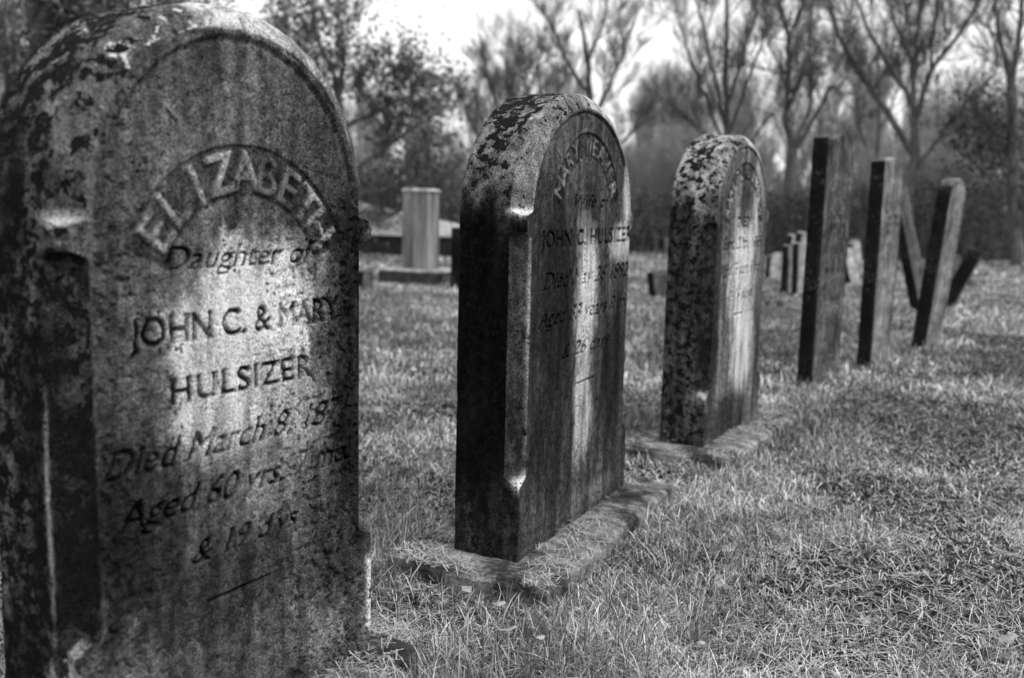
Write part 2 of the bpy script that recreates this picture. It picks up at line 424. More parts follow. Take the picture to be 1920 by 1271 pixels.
F1 = [(.311, 1.139, .05, .139, .18, .6), (.218, 1.131, .033, .099, .08, .6), (.526, 1.1, .075, .164, .06, .8), (.131, 1.06, .051, .096, .15, .4),
      (.058, .803, .038, .222, .11, .6), (.335, .790, .18, .14, .60, 1), (.290, .670, .150, .119, .48, .95), (.430, .606, .11, .11, .34, .85),
      (.363, .482, .108, .089, .17, .7), (.622, .643, .10, .46, .020, .97), (.03, .62, .07, .35, .05, .8), (.51, .862, .065, .11, .12, .5), (.08, .42, .11, .19, .03, .95),
      (.269, .31, .22, .09, .045, .8), (.505, .142, .111, .066, .17, .6), (.384, .999, .079, .037, .1, .7), (.10, .694, .042, .102, .09, .6), (.56,.3,.09,.14,.04,.7)]
def fa1(X, Z, e):
    st = fbm(X*30, Z*3, 0*X, 4, 5)
    base = .10*(.5+st)+0*X
    v = blobs(base, X, Z, F1, 3, .45)
    v = v*(.80+.40*fbm(X*45, Z*3, 0*X, 4, 15)); v = letter_tone(v, X, Z)
    dk = .08+.22*sstep(.85, 1.25, Z)+.28*sstep(.50, .60, X)*sstep(1.0, .8, Z)+.20*sstep(.25, .05, X)*sstep(.75, .5, Z)
    lt = .05+0*X
    chp = np.exp(-((X-.668)/.010)**2)*sstep(.27, .22, Z)*sstep(.06, .10, Z)*(fbm(X*40, Z*25, 0*X, 3, 71) > .42); v = v*(1-chp)+.7*chp; dk = dk*(1-chp)
    return v, dk, lt
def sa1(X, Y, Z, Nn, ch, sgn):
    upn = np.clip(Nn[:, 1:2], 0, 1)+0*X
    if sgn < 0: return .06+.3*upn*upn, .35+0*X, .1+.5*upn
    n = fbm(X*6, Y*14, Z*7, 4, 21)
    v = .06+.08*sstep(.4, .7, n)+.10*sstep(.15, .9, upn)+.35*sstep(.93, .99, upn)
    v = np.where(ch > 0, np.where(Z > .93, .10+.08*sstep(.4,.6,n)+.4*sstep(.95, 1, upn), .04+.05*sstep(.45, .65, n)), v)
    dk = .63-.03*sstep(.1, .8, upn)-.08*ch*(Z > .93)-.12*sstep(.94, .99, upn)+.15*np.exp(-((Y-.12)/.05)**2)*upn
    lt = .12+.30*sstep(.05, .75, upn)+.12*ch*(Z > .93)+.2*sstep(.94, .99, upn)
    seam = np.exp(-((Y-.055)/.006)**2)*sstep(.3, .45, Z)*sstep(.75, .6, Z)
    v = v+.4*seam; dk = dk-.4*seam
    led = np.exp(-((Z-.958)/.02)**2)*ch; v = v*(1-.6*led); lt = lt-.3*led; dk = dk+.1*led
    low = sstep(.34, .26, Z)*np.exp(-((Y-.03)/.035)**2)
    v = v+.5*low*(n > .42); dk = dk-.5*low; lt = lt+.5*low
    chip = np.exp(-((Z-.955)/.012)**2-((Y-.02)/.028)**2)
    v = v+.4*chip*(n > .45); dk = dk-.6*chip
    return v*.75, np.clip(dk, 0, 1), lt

# ---- headstone 2
S2N, S2A, S2W, S2T = (.028, 2.534), 64, .83, .195
def relief2():
    c = blank(); r = blank(); b = blank()
    arc_text(r, 'MARY WEAVER', .420, .925, .203, .050, R(-70), R(70), offset=.035)
    yy, xx = np.mgrid[0:1400, 0:900]*RES; rad = np.hypot(xx-.420, yy-.925); ang = np.degrees(np.arctan2(xx-.420, yy-.925))
    b[(rad > .193) & (rad < .262) & (np.abs(ang) < 75)] = 1
    line_text(c, 'Wife of', .320, .602, .975, .036, shear=.35, offset=.008)
    line_text(c, 'JOHN C. HULSIZER', .10, .80, .868, .045, offset=.012, spacing=1.12)
    line_text(c, 'Died May 26 1892', .120, .790, .755, .046, shear=.4, offset=.01)
    line_text(c, 'Aged 83 years 9 mo', .090, .813, .655, .045, shear=.4, offset=.01)
    line_text(c, '& 26 days', .26, .640, .550, .042, shear=.4, offset=.01)
    c[462:467, 362:519] = 1
    c = blur(c, 1); r = blur(r, 4); b = blur(b, 3); MASK['c'], MASK['r'], MASK['b'] = c, r, b
    def f(X, Z):
        wear = .5+.5*sstep(.35, .6, fbm(X*7, Z*7, 0*X, 3, 131))
        return -.0095*sample(c, X, Z)*wear - .006*sample(b, X, Z) + .0065*sample(r, X, Z)*wear + (fbm(X*140, Z*140, 0*X, 3, 177)-.5)*.0014 + (fbm(X*5, Z*5, 0*X, 3, 104)-.5)*.003
    return f
F2 = [(.203, .70, .165, .42, .022, .97), (.431, .709, .093, .22, .46, 1), (.426, .39, .077, .20, .34, .95), (.711, .865, .109, .067, .38, .9),
      (.752, 1.025, .045, .117, .34, .9), (.674, .45, .109, .293, .022, .95), (.394, 1.125, .203, .118, .085, .6), (.236, 1.16, .146, .126, .13, .5),
      (.487, .094, .272, .043, .17, .6), (.323, .056, .246, .099, .07, .6), (.403, .928, .07, .038, .2, .5), (.18, .33, .15, .18, .03, .9)]
def fa2(X, Z, e):
    base = .065*(.5+fbm(X*30, Z*3, 0*X, 4, 55))
    v = blobs(base, X, Z, F2, 53, .30)
    v = v*(.7+.6*fbm(X*50, Z*5, 0*X, 3, 65)); v = letter_tone(v, X, Z, .92, 1.1)
    dk = .12+.12*sstep(.95, 1.2, Z)
    lt = .05+.33*np.exp(-((X-.16)/.09)**2-((Z-.36)/.09)**2)
    return v, dk, lt
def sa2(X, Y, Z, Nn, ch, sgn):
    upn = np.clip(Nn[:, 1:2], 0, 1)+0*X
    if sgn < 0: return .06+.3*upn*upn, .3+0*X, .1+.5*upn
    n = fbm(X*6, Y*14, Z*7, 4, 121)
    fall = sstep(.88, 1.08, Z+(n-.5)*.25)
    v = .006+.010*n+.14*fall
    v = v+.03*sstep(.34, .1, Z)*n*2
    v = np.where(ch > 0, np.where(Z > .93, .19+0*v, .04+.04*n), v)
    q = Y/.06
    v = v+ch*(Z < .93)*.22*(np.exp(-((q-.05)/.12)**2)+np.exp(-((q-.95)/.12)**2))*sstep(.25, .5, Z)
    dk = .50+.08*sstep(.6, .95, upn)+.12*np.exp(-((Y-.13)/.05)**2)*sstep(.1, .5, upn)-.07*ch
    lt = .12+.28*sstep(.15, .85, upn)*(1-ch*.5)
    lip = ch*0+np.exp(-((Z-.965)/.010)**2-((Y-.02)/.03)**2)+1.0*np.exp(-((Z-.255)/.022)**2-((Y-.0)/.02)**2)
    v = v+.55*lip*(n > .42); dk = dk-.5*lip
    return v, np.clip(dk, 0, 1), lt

# ---- headstone 3
S3N, S3A, S3W, S3T = (.762, 3.825), 60, .74, .185
def relief3():
    c = blank(); r = blank(); b = blank()
    arc_text(r, 'SAMUEL & NANCY', .375, .90, .200, .052, R(-82), R(82), offset=.035)
    yy, xx = np.mgrid[0:1400, 0:900]*RES; rad = np.hypot(xx-.375, yy-.90); ang = np.degrees(np.arctan2(xx-.375, yy-.90))
    b[(rad > .19) & (rad < .262) & (np.abs(ang) < 86)] = 1
    line_text(c, 'DIED', .29, .46, .90, .04, offset=.014)
    line_text(c, 'Sept. 20th, 1855', .12, .64, .810, .048, shear=.3, offset=.01)
    line_text(c, 'Aged 75 years 8 mo', .10, .63, .705, .048, shear=.4, offset=.01)
    line_text(c, '& 16 days', .22, .54, .60, .045, shear=.4, offset=.01)
    c[536:542, 310:429] = 1
    c = blur(c, 1); r = blur(r, 4); b = blur(b, 3); MASK['c'], MASK['r'], MASK['b'] = c, r, b
    def f(X, Z):
        return -.0105*sample(c, X, Z) - .007*sample(b, X, Z) + .009*sample(r, X, Z) + (fbm(X*90, Z*90, 0*X, 3, 277)-.5)*.003 + (fbm(X*5, Z*5, 0*X, 3, 204)-.5)*.003
    return f
F3 = [(.389, .72, .19, .28, .48, 1), (.45, .40, .16, .26, .42, .95), (.056, .60, .065, .62, .035, .95), (.690, .356, .086, .30, .06, .9),
      (.36, 1.0, .07, .12, .04, .8), (.53, 1.024, .063, .178, .34, .7), (.311, .108, .371, .118, .045, .9), (.173, 1.103, .135, .144, .10, .5)]
def fa3(X, Z, e):
    base = .13*(.5+fbm(X*30, Z*3, 0*X, 4, 255))
    v = blobs(base, X, Z, F3, 253, .35)*(.7+.6*fbm(X*40, Z*5, 0*X, 3, 265)); v = letter_tone(v, X, Z)
    return v, .12+0*X, .05+0*X
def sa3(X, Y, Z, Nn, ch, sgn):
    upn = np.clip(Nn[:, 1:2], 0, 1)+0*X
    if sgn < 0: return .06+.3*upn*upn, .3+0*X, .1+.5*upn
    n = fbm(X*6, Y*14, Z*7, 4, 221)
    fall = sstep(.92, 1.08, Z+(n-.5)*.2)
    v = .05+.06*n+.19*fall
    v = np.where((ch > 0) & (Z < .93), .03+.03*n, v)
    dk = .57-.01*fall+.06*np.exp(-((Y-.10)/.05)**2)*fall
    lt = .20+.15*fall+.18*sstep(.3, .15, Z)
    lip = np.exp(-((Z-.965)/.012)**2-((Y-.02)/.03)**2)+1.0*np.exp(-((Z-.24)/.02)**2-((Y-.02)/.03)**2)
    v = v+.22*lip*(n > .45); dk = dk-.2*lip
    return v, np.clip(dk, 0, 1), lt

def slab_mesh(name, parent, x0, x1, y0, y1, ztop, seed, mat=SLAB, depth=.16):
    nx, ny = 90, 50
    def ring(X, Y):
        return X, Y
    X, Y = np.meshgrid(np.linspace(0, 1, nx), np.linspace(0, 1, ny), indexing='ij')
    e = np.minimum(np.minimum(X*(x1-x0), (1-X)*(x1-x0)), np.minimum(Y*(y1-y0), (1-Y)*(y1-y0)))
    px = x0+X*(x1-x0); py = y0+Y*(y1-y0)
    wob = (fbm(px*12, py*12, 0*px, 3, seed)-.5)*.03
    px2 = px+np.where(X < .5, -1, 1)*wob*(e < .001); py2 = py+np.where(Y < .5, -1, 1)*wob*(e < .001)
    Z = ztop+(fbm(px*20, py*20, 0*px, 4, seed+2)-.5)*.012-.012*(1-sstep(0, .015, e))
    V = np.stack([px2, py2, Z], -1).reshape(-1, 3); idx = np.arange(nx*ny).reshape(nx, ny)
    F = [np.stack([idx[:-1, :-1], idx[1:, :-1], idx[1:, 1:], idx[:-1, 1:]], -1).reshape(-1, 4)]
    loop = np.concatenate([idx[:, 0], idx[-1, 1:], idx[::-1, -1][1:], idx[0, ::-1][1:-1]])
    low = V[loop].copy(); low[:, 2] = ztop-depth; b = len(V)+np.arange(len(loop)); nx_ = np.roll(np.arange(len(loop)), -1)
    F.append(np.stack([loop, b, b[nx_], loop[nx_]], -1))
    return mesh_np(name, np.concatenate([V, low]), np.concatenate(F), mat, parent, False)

GRP1 = 'round-topped marble headstones in the near row'
def headstone(N, A, label, W, T, zs, ah, rel, fa, sa, seed, step, slab, nib, stop, lean=(0, 0), sh=0., tr=2.0):
    e = empty('headstone', (N[0], N[1], 0), R(A)); e.rotation_euler = (lean[0], lean[1], R(A))
    tag(e, label, 'headstone', GRP1)
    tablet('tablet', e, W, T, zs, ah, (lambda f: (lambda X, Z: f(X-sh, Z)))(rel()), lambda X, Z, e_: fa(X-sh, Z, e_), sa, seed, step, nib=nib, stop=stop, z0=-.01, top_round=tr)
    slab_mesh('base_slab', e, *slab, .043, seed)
    return e
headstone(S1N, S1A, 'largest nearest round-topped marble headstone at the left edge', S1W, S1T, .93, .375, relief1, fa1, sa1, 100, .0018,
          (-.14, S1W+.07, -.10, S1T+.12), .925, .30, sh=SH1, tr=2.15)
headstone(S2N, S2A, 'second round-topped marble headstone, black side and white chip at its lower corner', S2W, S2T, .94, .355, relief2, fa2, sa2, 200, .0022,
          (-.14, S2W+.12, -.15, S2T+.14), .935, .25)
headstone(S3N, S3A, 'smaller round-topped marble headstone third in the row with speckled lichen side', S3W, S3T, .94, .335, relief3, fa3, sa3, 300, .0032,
          (-.14, S3W+.12, -.15, S3T+.12), .945, .24)

# ---- plain slab headstones of the row and beyond
def slate_profile(W, H, kind, n=120):
    t = np.linspace(0, 1, n)
    if kind == 'shoulder':     # tall near corner, crown rising gently, far shoulder rounded off
        L = [(0, -.15), (0, H-.012), (.008, H-.002), (W*.22, H-.008), (W*.45, H+.022)]
        Rr = [(W, -.15), (W, H-.17), (W*.985, H-.125), (W*.93, H-.075), (W*.84, H-.03), (W*.7, H+.004), (W*.56, H+.02), (W*.45, H+.022)]
    elif kind == 'round':
        a = np.linspace(0, math.pi/2, 14)
        L = [(0, -.15)]+[(W/2-W/2*math.cos(x), H-W*.35+W*.35*math.sin(x)) for x in a]
        Rr = [(W-p[0], p[1]) for p in L]
    elif kind == 'scroll':     # narrow head with small shoulders
        L = [(0, -.15), (0, H-.16), (.02*W, H-.13), (.16*W, H-.12), (.2*W, H-.08), (.3*W, H-.02), (.42*W, H-.002), (W/2, H)]
        Rr = [(W-p[0], p[1]) for p in L]
    else:                      # square
        L = [(0, -.15), (0, H-.01), (.01, H), (W/2, H)]
        Rr = [(W-p[0], p[1]) for p in L]
    def rs(P):
        P = np.array(P, float); d = np.concatenate([[0], np.cumsum(np.linalg.norm(np.diff(P, axis=0), axis=1))]); d /= d[-1]
        return P, d
    (PL, dl), (PR, dr) = rs(L), rs(Rr)
    # keep rows level up to the shoulder: dense sampling at the top
    q = np.concatenate([np.linspace(0, .8, int(n*.5), endpoint=False), np.linspace(.8, 1, int(n*.5))])
    f = lambda P, d: np.stack([np.interp(q, d, P[:, 0]), np.interp(q, d, P[:, 1])], 1)
    return f(PL, dl), f(PR, dr)
def slate_stone(name, loc, A, W, H, T, label, kind='shoulder', mat=SLATE_DARK, lean=(0, 0), lines=(), group=None, step=.006, seed=1, cat='headstone', cracks=()):
    c = blank()
    for body, x0, x1, z, h in lines: line_text(c, body, x0, x1, z, h, offset=.01, shear=0.2)
    if lines: c = blur(c, 2)
    def rel(X, Z):
        r = (fbm(X*30, Z*6, 0*X, 4, seed)-.5)*.004
        return r-(.006*sample(c, np.clip(X, 0, .89), np.clip(Z, 0, 1.39)) if lines else 0)
    def fa(X, Z, e):
        a = .1+0*X
        if lines: a = a*(1-.6*sample(c, np.clip(X, 0, .89), np.clip(Z, 0, 1.39)))
        a = a*(.55+.9*fbm(X*9, Z*2.2, 0*X, 4, seed+40))*(.6+.4*sstep(0, .03, e))
        if cracks:
            for (u0, z0_, u1, z1_) in cracks:
                t = np.clip(((X-u0)*(u1-u0)+(Z-z0_)*(z1_-z0_))/((u1-u0)**2+(z1_-z0_)**2), 0, 1)
                a = a*(1-.85*np.exp(-((X-u0-t*(u1-u0))**2+(Z-z0_-t*(z1_-z0_))**2)/.006**2))
        return a, 0*X, 0*X
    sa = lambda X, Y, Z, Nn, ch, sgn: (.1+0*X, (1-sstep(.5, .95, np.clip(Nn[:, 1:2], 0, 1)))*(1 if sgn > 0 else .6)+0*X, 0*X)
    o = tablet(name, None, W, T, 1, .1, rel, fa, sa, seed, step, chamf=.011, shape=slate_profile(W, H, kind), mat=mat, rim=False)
    o.matrix_world = Matrix.Translation(loc) @ Matrix.Rotation(lean[1], 4, 'Y') @ Matrix.Rotation(lean[0], 4, 'X') @ Matrix.Rotation(R(A), 4, 'Z')
    tag(o, label, cat, group); return o
G2 = 'narrow slate headstones at the far end of the near row'
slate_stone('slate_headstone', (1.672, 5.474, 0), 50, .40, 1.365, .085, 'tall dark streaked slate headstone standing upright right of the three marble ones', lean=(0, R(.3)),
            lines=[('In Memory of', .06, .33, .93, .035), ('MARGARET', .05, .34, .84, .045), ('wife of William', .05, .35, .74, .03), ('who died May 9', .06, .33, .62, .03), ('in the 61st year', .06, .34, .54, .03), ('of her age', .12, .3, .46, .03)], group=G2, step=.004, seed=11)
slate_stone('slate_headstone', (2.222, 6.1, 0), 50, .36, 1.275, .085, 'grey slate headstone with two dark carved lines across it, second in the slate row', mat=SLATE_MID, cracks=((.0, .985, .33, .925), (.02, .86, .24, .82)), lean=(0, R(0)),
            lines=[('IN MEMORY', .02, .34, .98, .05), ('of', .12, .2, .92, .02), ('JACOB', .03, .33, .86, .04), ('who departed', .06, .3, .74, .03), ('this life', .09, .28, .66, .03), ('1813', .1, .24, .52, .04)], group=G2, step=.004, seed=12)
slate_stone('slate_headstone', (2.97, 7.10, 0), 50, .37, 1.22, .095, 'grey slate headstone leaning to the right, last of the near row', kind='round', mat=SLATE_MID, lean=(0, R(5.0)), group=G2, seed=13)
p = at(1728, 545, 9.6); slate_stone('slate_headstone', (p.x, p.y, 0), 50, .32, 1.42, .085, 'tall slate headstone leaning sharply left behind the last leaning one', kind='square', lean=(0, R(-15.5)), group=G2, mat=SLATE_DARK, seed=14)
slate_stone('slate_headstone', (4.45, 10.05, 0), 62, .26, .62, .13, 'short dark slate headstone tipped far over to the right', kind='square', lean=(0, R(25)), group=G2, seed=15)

G3 = 'old headstones across the far lawn'
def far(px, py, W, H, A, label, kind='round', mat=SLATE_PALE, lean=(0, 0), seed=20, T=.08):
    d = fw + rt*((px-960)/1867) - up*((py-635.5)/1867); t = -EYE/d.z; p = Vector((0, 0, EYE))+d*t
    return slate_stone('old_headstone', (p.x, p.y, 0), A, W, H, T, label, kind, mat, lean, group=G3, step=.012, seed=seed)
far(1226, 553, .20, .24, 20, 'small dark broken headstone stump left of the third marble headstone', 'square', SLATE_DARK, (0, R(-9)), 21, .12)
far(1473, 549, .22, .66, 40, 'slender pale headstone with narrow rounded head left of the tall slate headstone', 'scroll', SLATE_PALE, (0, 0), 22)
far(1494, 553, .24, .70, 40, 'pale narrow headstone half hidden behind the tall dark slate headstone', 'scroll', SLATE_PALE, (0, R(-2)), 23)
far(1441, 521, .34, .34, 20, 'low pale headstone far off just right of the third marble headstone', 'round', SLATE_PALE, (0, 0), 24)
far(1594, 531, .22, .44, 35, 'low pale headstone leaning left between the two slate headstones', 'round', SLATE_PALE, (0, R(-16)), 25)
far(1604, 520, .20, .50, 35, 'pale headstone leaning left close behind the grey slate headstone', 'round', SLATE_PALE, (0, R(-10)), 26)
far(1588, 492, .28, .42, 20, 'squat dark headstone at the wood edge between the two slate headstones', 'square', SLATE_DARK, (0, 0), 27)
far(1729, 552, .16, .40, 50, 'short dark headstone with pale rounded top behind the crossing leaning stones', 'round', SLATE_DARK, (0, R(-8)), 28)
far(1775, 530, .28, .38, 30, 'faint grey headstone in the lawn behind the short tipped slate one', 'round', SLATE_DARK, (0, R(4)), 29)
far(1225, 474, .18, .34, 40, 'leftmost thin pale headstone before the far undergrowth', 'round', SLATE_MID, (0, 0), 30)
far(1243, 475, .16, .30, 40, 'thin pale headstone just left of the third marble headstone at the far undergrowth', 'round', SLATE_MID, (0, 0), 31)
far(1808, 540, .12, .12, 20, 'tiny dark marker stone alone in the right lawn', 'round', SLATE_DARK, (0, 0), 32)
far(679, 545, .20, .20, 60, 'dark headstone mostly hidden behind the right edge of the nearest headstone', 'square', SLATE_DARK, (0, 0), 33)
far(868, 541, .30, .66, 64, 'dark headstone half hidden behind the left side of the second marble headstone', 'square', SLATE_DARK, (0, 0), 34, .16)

# pillar monument on a wide slab
def box(V, F, x0, x1, y0, y1, z0, z1, tx=0., ty=0., b=.0):
    n = len(V)
    for z, sx, sy in ((z0, 0, 0), (z1, tx, ty)):
        V += [(x0+sx, y0+sy, z), (x1-sx, y0+sy, z), (x1-sx, y1-sy, z), (x0+sx, y1-sy, z)]
    F += [(n, n+3, n+2, n+1), (n+4, n+5, n+6, n+7)]+[(n+i, n+(i+1) % 4, n+4+(i+1) % 4, n+4+i) for i in range(4)]
def bx(name, boxes, mat, parent, bev=.006):
    V, F = [], []
    for a in boxes: box(V, F, *a)
    me = bpy.data.meshes.new(name); me.from_pydata(V, [], F); me.materials.append(mat)
    o = bpy.data.objects.new(name, me); COL.objects.link(o); o.parent = parent
    if bev:
        m = o.modifiers.new('bevel', 'BEVEL'); m.width = bev; m.segments = 2
    return o
d = at(788, 516, 11.6)
mon = empty('monument', (d.x, d.y, 0), R(-24))
tag(mon, 'square pale pillar monument on a wide plinth between the two nearest headstones', 'monument')
PILLAR = plain('streaked_marble', .21, 16, .8, (1, 1, .08), .3, 1.5)
bx('shaft', [(-.175, .175, -.15, .15, .16, 1.04, .012, .012)], PILLAR, mon, .01)
bx('capstone', [(-.19, .19, -.165, .165, 1.04, 1.075, .05, .04)], CONC, mon, .01)
bx('plinth', [(-.40, .40, -.30, .30, -.1, .13, .01, .01)], SLATE_DARK, mon, .01).data.materials[0] = plain('plinth_stone', .05, 16)
bx('plinth_top', [(-.41, .41, -.31, .31, .132, .158, .02, .02)], CONC, mon, .006)

# low board-clad shed in the background
p0 = at(640, 470, 16.5); p1 = at(862, 470, 16.5)
sh = empty('low_shed', (p0.x, p0.y, 0)); tag(sh, 'low shed with pale sloping board roof behind the pillar monument', 'shed')
Lx = p1.x-p0.x+.1; zt0 = at(640, 376, 16.5).z; zt1 = at(862, 428, 16.5).z; zb = at(750, 439, 16.5).z
nb = 4; V, F = [], []
for i in range(nb):      # overlapping boards rising away from the eye, ridge falling to the right
    for (a, b_) in ((i/nb, (i+1)/nb-.02),):
        za0, zb0 = zb+(zt0-zb)*a, zb+(zt0-zb)*b_; za1, zb1 = zb+(zt1-zb)*a, zb+(zt1-zb)*b_
        n = len(V); y0, y1 = a*1.2, b_*1.2+.03
        V += [(0, y0, za0), (Lx, y0, za1), (Lx, y1, zb1), (0, y1, zb0), (0, y0, za0-.03), (Lx, y0, za1-.03), (Lx, y1, zb1-.03), (0, y1, zb0-.03)]
        F += [(n, n+1, n+2, n+3), (n+4, n+7, n+6, n+5), (n, n+4, n+5, n+1), (n+3, n+2, n+6, n+7), (n, n+3, n+7, n+4), (n+1, n+5, n+6, n+2)]
me = bpy.data.meshes.new('roof'); me.from_pydata(V, [], F); me.materials.append(BOARD)
o = bpy.data.objects.new('roof', me); COL.objects.link(o); o.parent = sh
bx('wall', [(.05, Lx-.06, .1, 1.1, -.05, zb-.035)], DARKWOOD, sh, .005)
for x in (.02, Lx*.5, Lx-.07): bx('post', [(x, x+.06, .02, .09, -.05, zb-.034)], BOARD, sh, .005)

# ------------------------------------------------------------------ ground
def gz(x, y):
    base = (fbm(np.asarray(x)*1.3, np.asarray(y)*1.3, 0*np.asarray(x), 3, 400)-.5)*.035
    return base*1.0 - .012
xs = np.concatenate([-np.geomspace(220, 6, 40), np.linspace(-5.8, 9, 260), np.geomspace(9.2, 220, 40)])
ys = np.concatenate([np.linspace(-6, .4, 12), np.linspace(.5, 20, 300), np.geomspace(20.3, 320, 50)])
GX, GY = np.meshgrid(xs, ys, indexing='ij'); GZ = gz(GX, GY)
idx = np.arange(GX.size).reshape(GX.shape)
g = mesh_np('ground', np.stack([GX, GY, GZ], -1).reshape(-1, 3), np.stack([idx[:-1, :-1], idx[1:, :-1], idx[1:, 1:], idx[:-1, 1:]], -1).reshape(-1, 4), GROUND, None, True)
tag(g, kind='structure')

# ------------------------------------------------------------------ grass
ROWS = [(S1N, S1A, S1W, S1T), (S2N, S2A, S2W, S2T), (S3N, S3A, S3W, S3T)]
def slab_dist(x, y, k, m0=.13):
    (nx, ny), A, W, T = ROWS[k]; c, s = math.cos(R(A)), math.sin(R(A))
    u = (x-nx)*c+(y-ny)*s; v = -(x-nx)*s+(y-ny)*c
    return np.maximum(np.maximum(-m0-u, u-W-m0+.01), np.maximum(-m0-v, v-T-m0+.01)), np.maximum(np.maximum(-u, u-W), np.maximum(-v, v-T))
def blades(x, y, z, L, Wd, alb, lean, seed):
    r = np.random.default_rng(seed); n = len(x)
    az = r.uniform(0, 2*math.pi, n); wa = az+math.pi/2+r.normal(0, .5, n)
    dx, dy = np.cos(az), np.sin(az); wx, wy = np.cos(wa), np.sin(wa)
    V = np.zeros((n, 7, 3), np.float32); ts = (0, .38, .74, 1.)
    for i, t in enumerate(ts):
        out = L*np.sin(lean)*(t**1.7); hgt = L*np.cos(lean*.9)*(t-.35*np.clip(lean, 0, 1.5)*t*t)
        cx, cy, cz = x+dx*out, y+dy*out, z+hgt
        wd = Wd*(1, .95, .65, 0)[i]*.5
        if i < 3:
            V[:, 2*i] = np.stack([cx-wx*wd, cy-wy*wd, cz], 1); V[:, 2*i+1] = np.stack([cx+wx*wd, cy+wy*wd, cz], 1)
        else: V[:, 6] = np.stack([cx, cy, cz], 1)
    b = (np.arange(n)*7)[:, None]
    Q = np.concatenate([b+[0, 1, 3, 2], b+[2, 3, 5, 4]]); T3 = b+[4, 5, 6]
    A = np.repeat(alb[:, None], 7, 1)*np.array([.75, .75, .9, .9, 1.05, 1.05, 1.15])[None, :]
    return V.reshape(-1, 3), Q, T3, A.ravel()
def patchy(x, y, s, seed): return fbm(x*s, y*s, 0*x, 3, seed)
def grass_layer(name, label, y0, y1, dens, Lm, Wd, seed, kindlabel='grass', tuft=1.):
    # wedge a little wider than the view
    area_rows = []
    r = np.random.default_rng(seed); ny = int((y1-y0)/.25)+1
    X, Y = [], []
    for i in range(ny):
        a, b = y0+i*.25, min(y0+(i+1)*.25, y1)
        if b <= a: break
        xl, xr = -.60*b-.5, .64*b+.6
        n = int((b-a)*(xr-xl)*dens(0.5*(a+b)))
        X.append(r.uniform(xl, xr, n)); Y.append(r.uniform(a, b, n))
    x, y = np.concatenate(X), np.concatenate(Y)
    # clump: pull blades towards random tuft centres
    cell = .035; ox = hsh(np.floor(x/cell).astype(int), np.floor(y/cell).astype(int), 0*np.floor(x).astype(int), 5)*cell; oy = hsh(np.floor(x/cell).astype(int), np.floor(y/cell).astype(int), 0*np.floor(x).astype(int), 6)*cell
    f = r.uniform(0, .75, len(x)); x = x*(1-f)+(np.floor(x/cell)*cell+ox)*f; y = y*(1-f)+(np.floor(y/cell)*cell+oy)*f
    L = Lm*(.45+1.25*r.random(len(x))**1.5)*(.65+.9*sstep(.35, .7, patchy(x, y, 2.2, 61))); keep = np.ones(len(x), bool)
    edge = np.zeros(len(x))
    for k in range(3):
        ds, dst = slab_dist(x, y, k); keep &= (ds > r.uniform(-.05, .01, len(x)))
        edge = np.maximum(edge, np.exp(-(np.clip(ds, 0, 9)/(.16 if k == 1 else .12))**2)*(ds > -.06))
    for (qx, qy, qw) in ((1.80, 5.62, .28), (2.34, 6.24, .25), (3.1, 7.2, .3)):
        edge = np.maximum(edge, .6*np.exp(-((x-qx)**2+(y-qy)**2)/qw**2))
    L = L*(1+.6*edge*r.random(len(x))**.7)
    pn = patchy(x, y, 5., 71)
    tall = sstep(.62, .72, patchy(x, y, 3.1, 72)); L *= 1+.5*tall
    keep &= r.random(len(x)) < (.72+.5*sstep(.25, .6, patchy(x, y, 9., 66)))
    x, y, L, edge, pn = x[keep], y[keep], L[keep], edge[keep], pn[keep]
    q = r.random(len(x)); straw = q < .28+.25*sstep(.5, .65, patchy(x, y, 4., 67))
    alb = np.where(straw, r.uniform(.40, .85, len(x)), .03+.36*r.random(len(x))**1.8)*(.60+.85*sstep(.3, .65, patchy(x, y, 1.6, 68)))
    lean = np.clip(np.abs(r.normal(.95, .5, len(x)))+.6*straw*r.random(len(x)), .03, 1.55)
    z = gz(x, y)-.004; Wv = Wd(np.hypot(x, y))*r.uniform(.6, 1.3, len(x))
    V, Q, T3, A = blades(x, y, z, L, Wv, alb, lean, seed)
    o = mesh_np(name, V, [Q, T3], GRASS, None, True, {'alb': A}); tag(o, label, kindlabel, None, 'stuff'); return o
grass_layer('grass', 'short cropped lawn grass, green and straw blades, around the near headstones', .9, 5.2, lambda d: 36000 if d < 2.6 else 36000*(2.6/d)**1.5, .029, lambda d: np.maximum(.0019, d*.0008), 81)
grass_layer('grass', 'out of focus lawn grass farther down the cemetery', 5.2, 19.5, lambda d: 8500*(5.2/d)**1.4, .036, lambda d: d*.0010, 82)

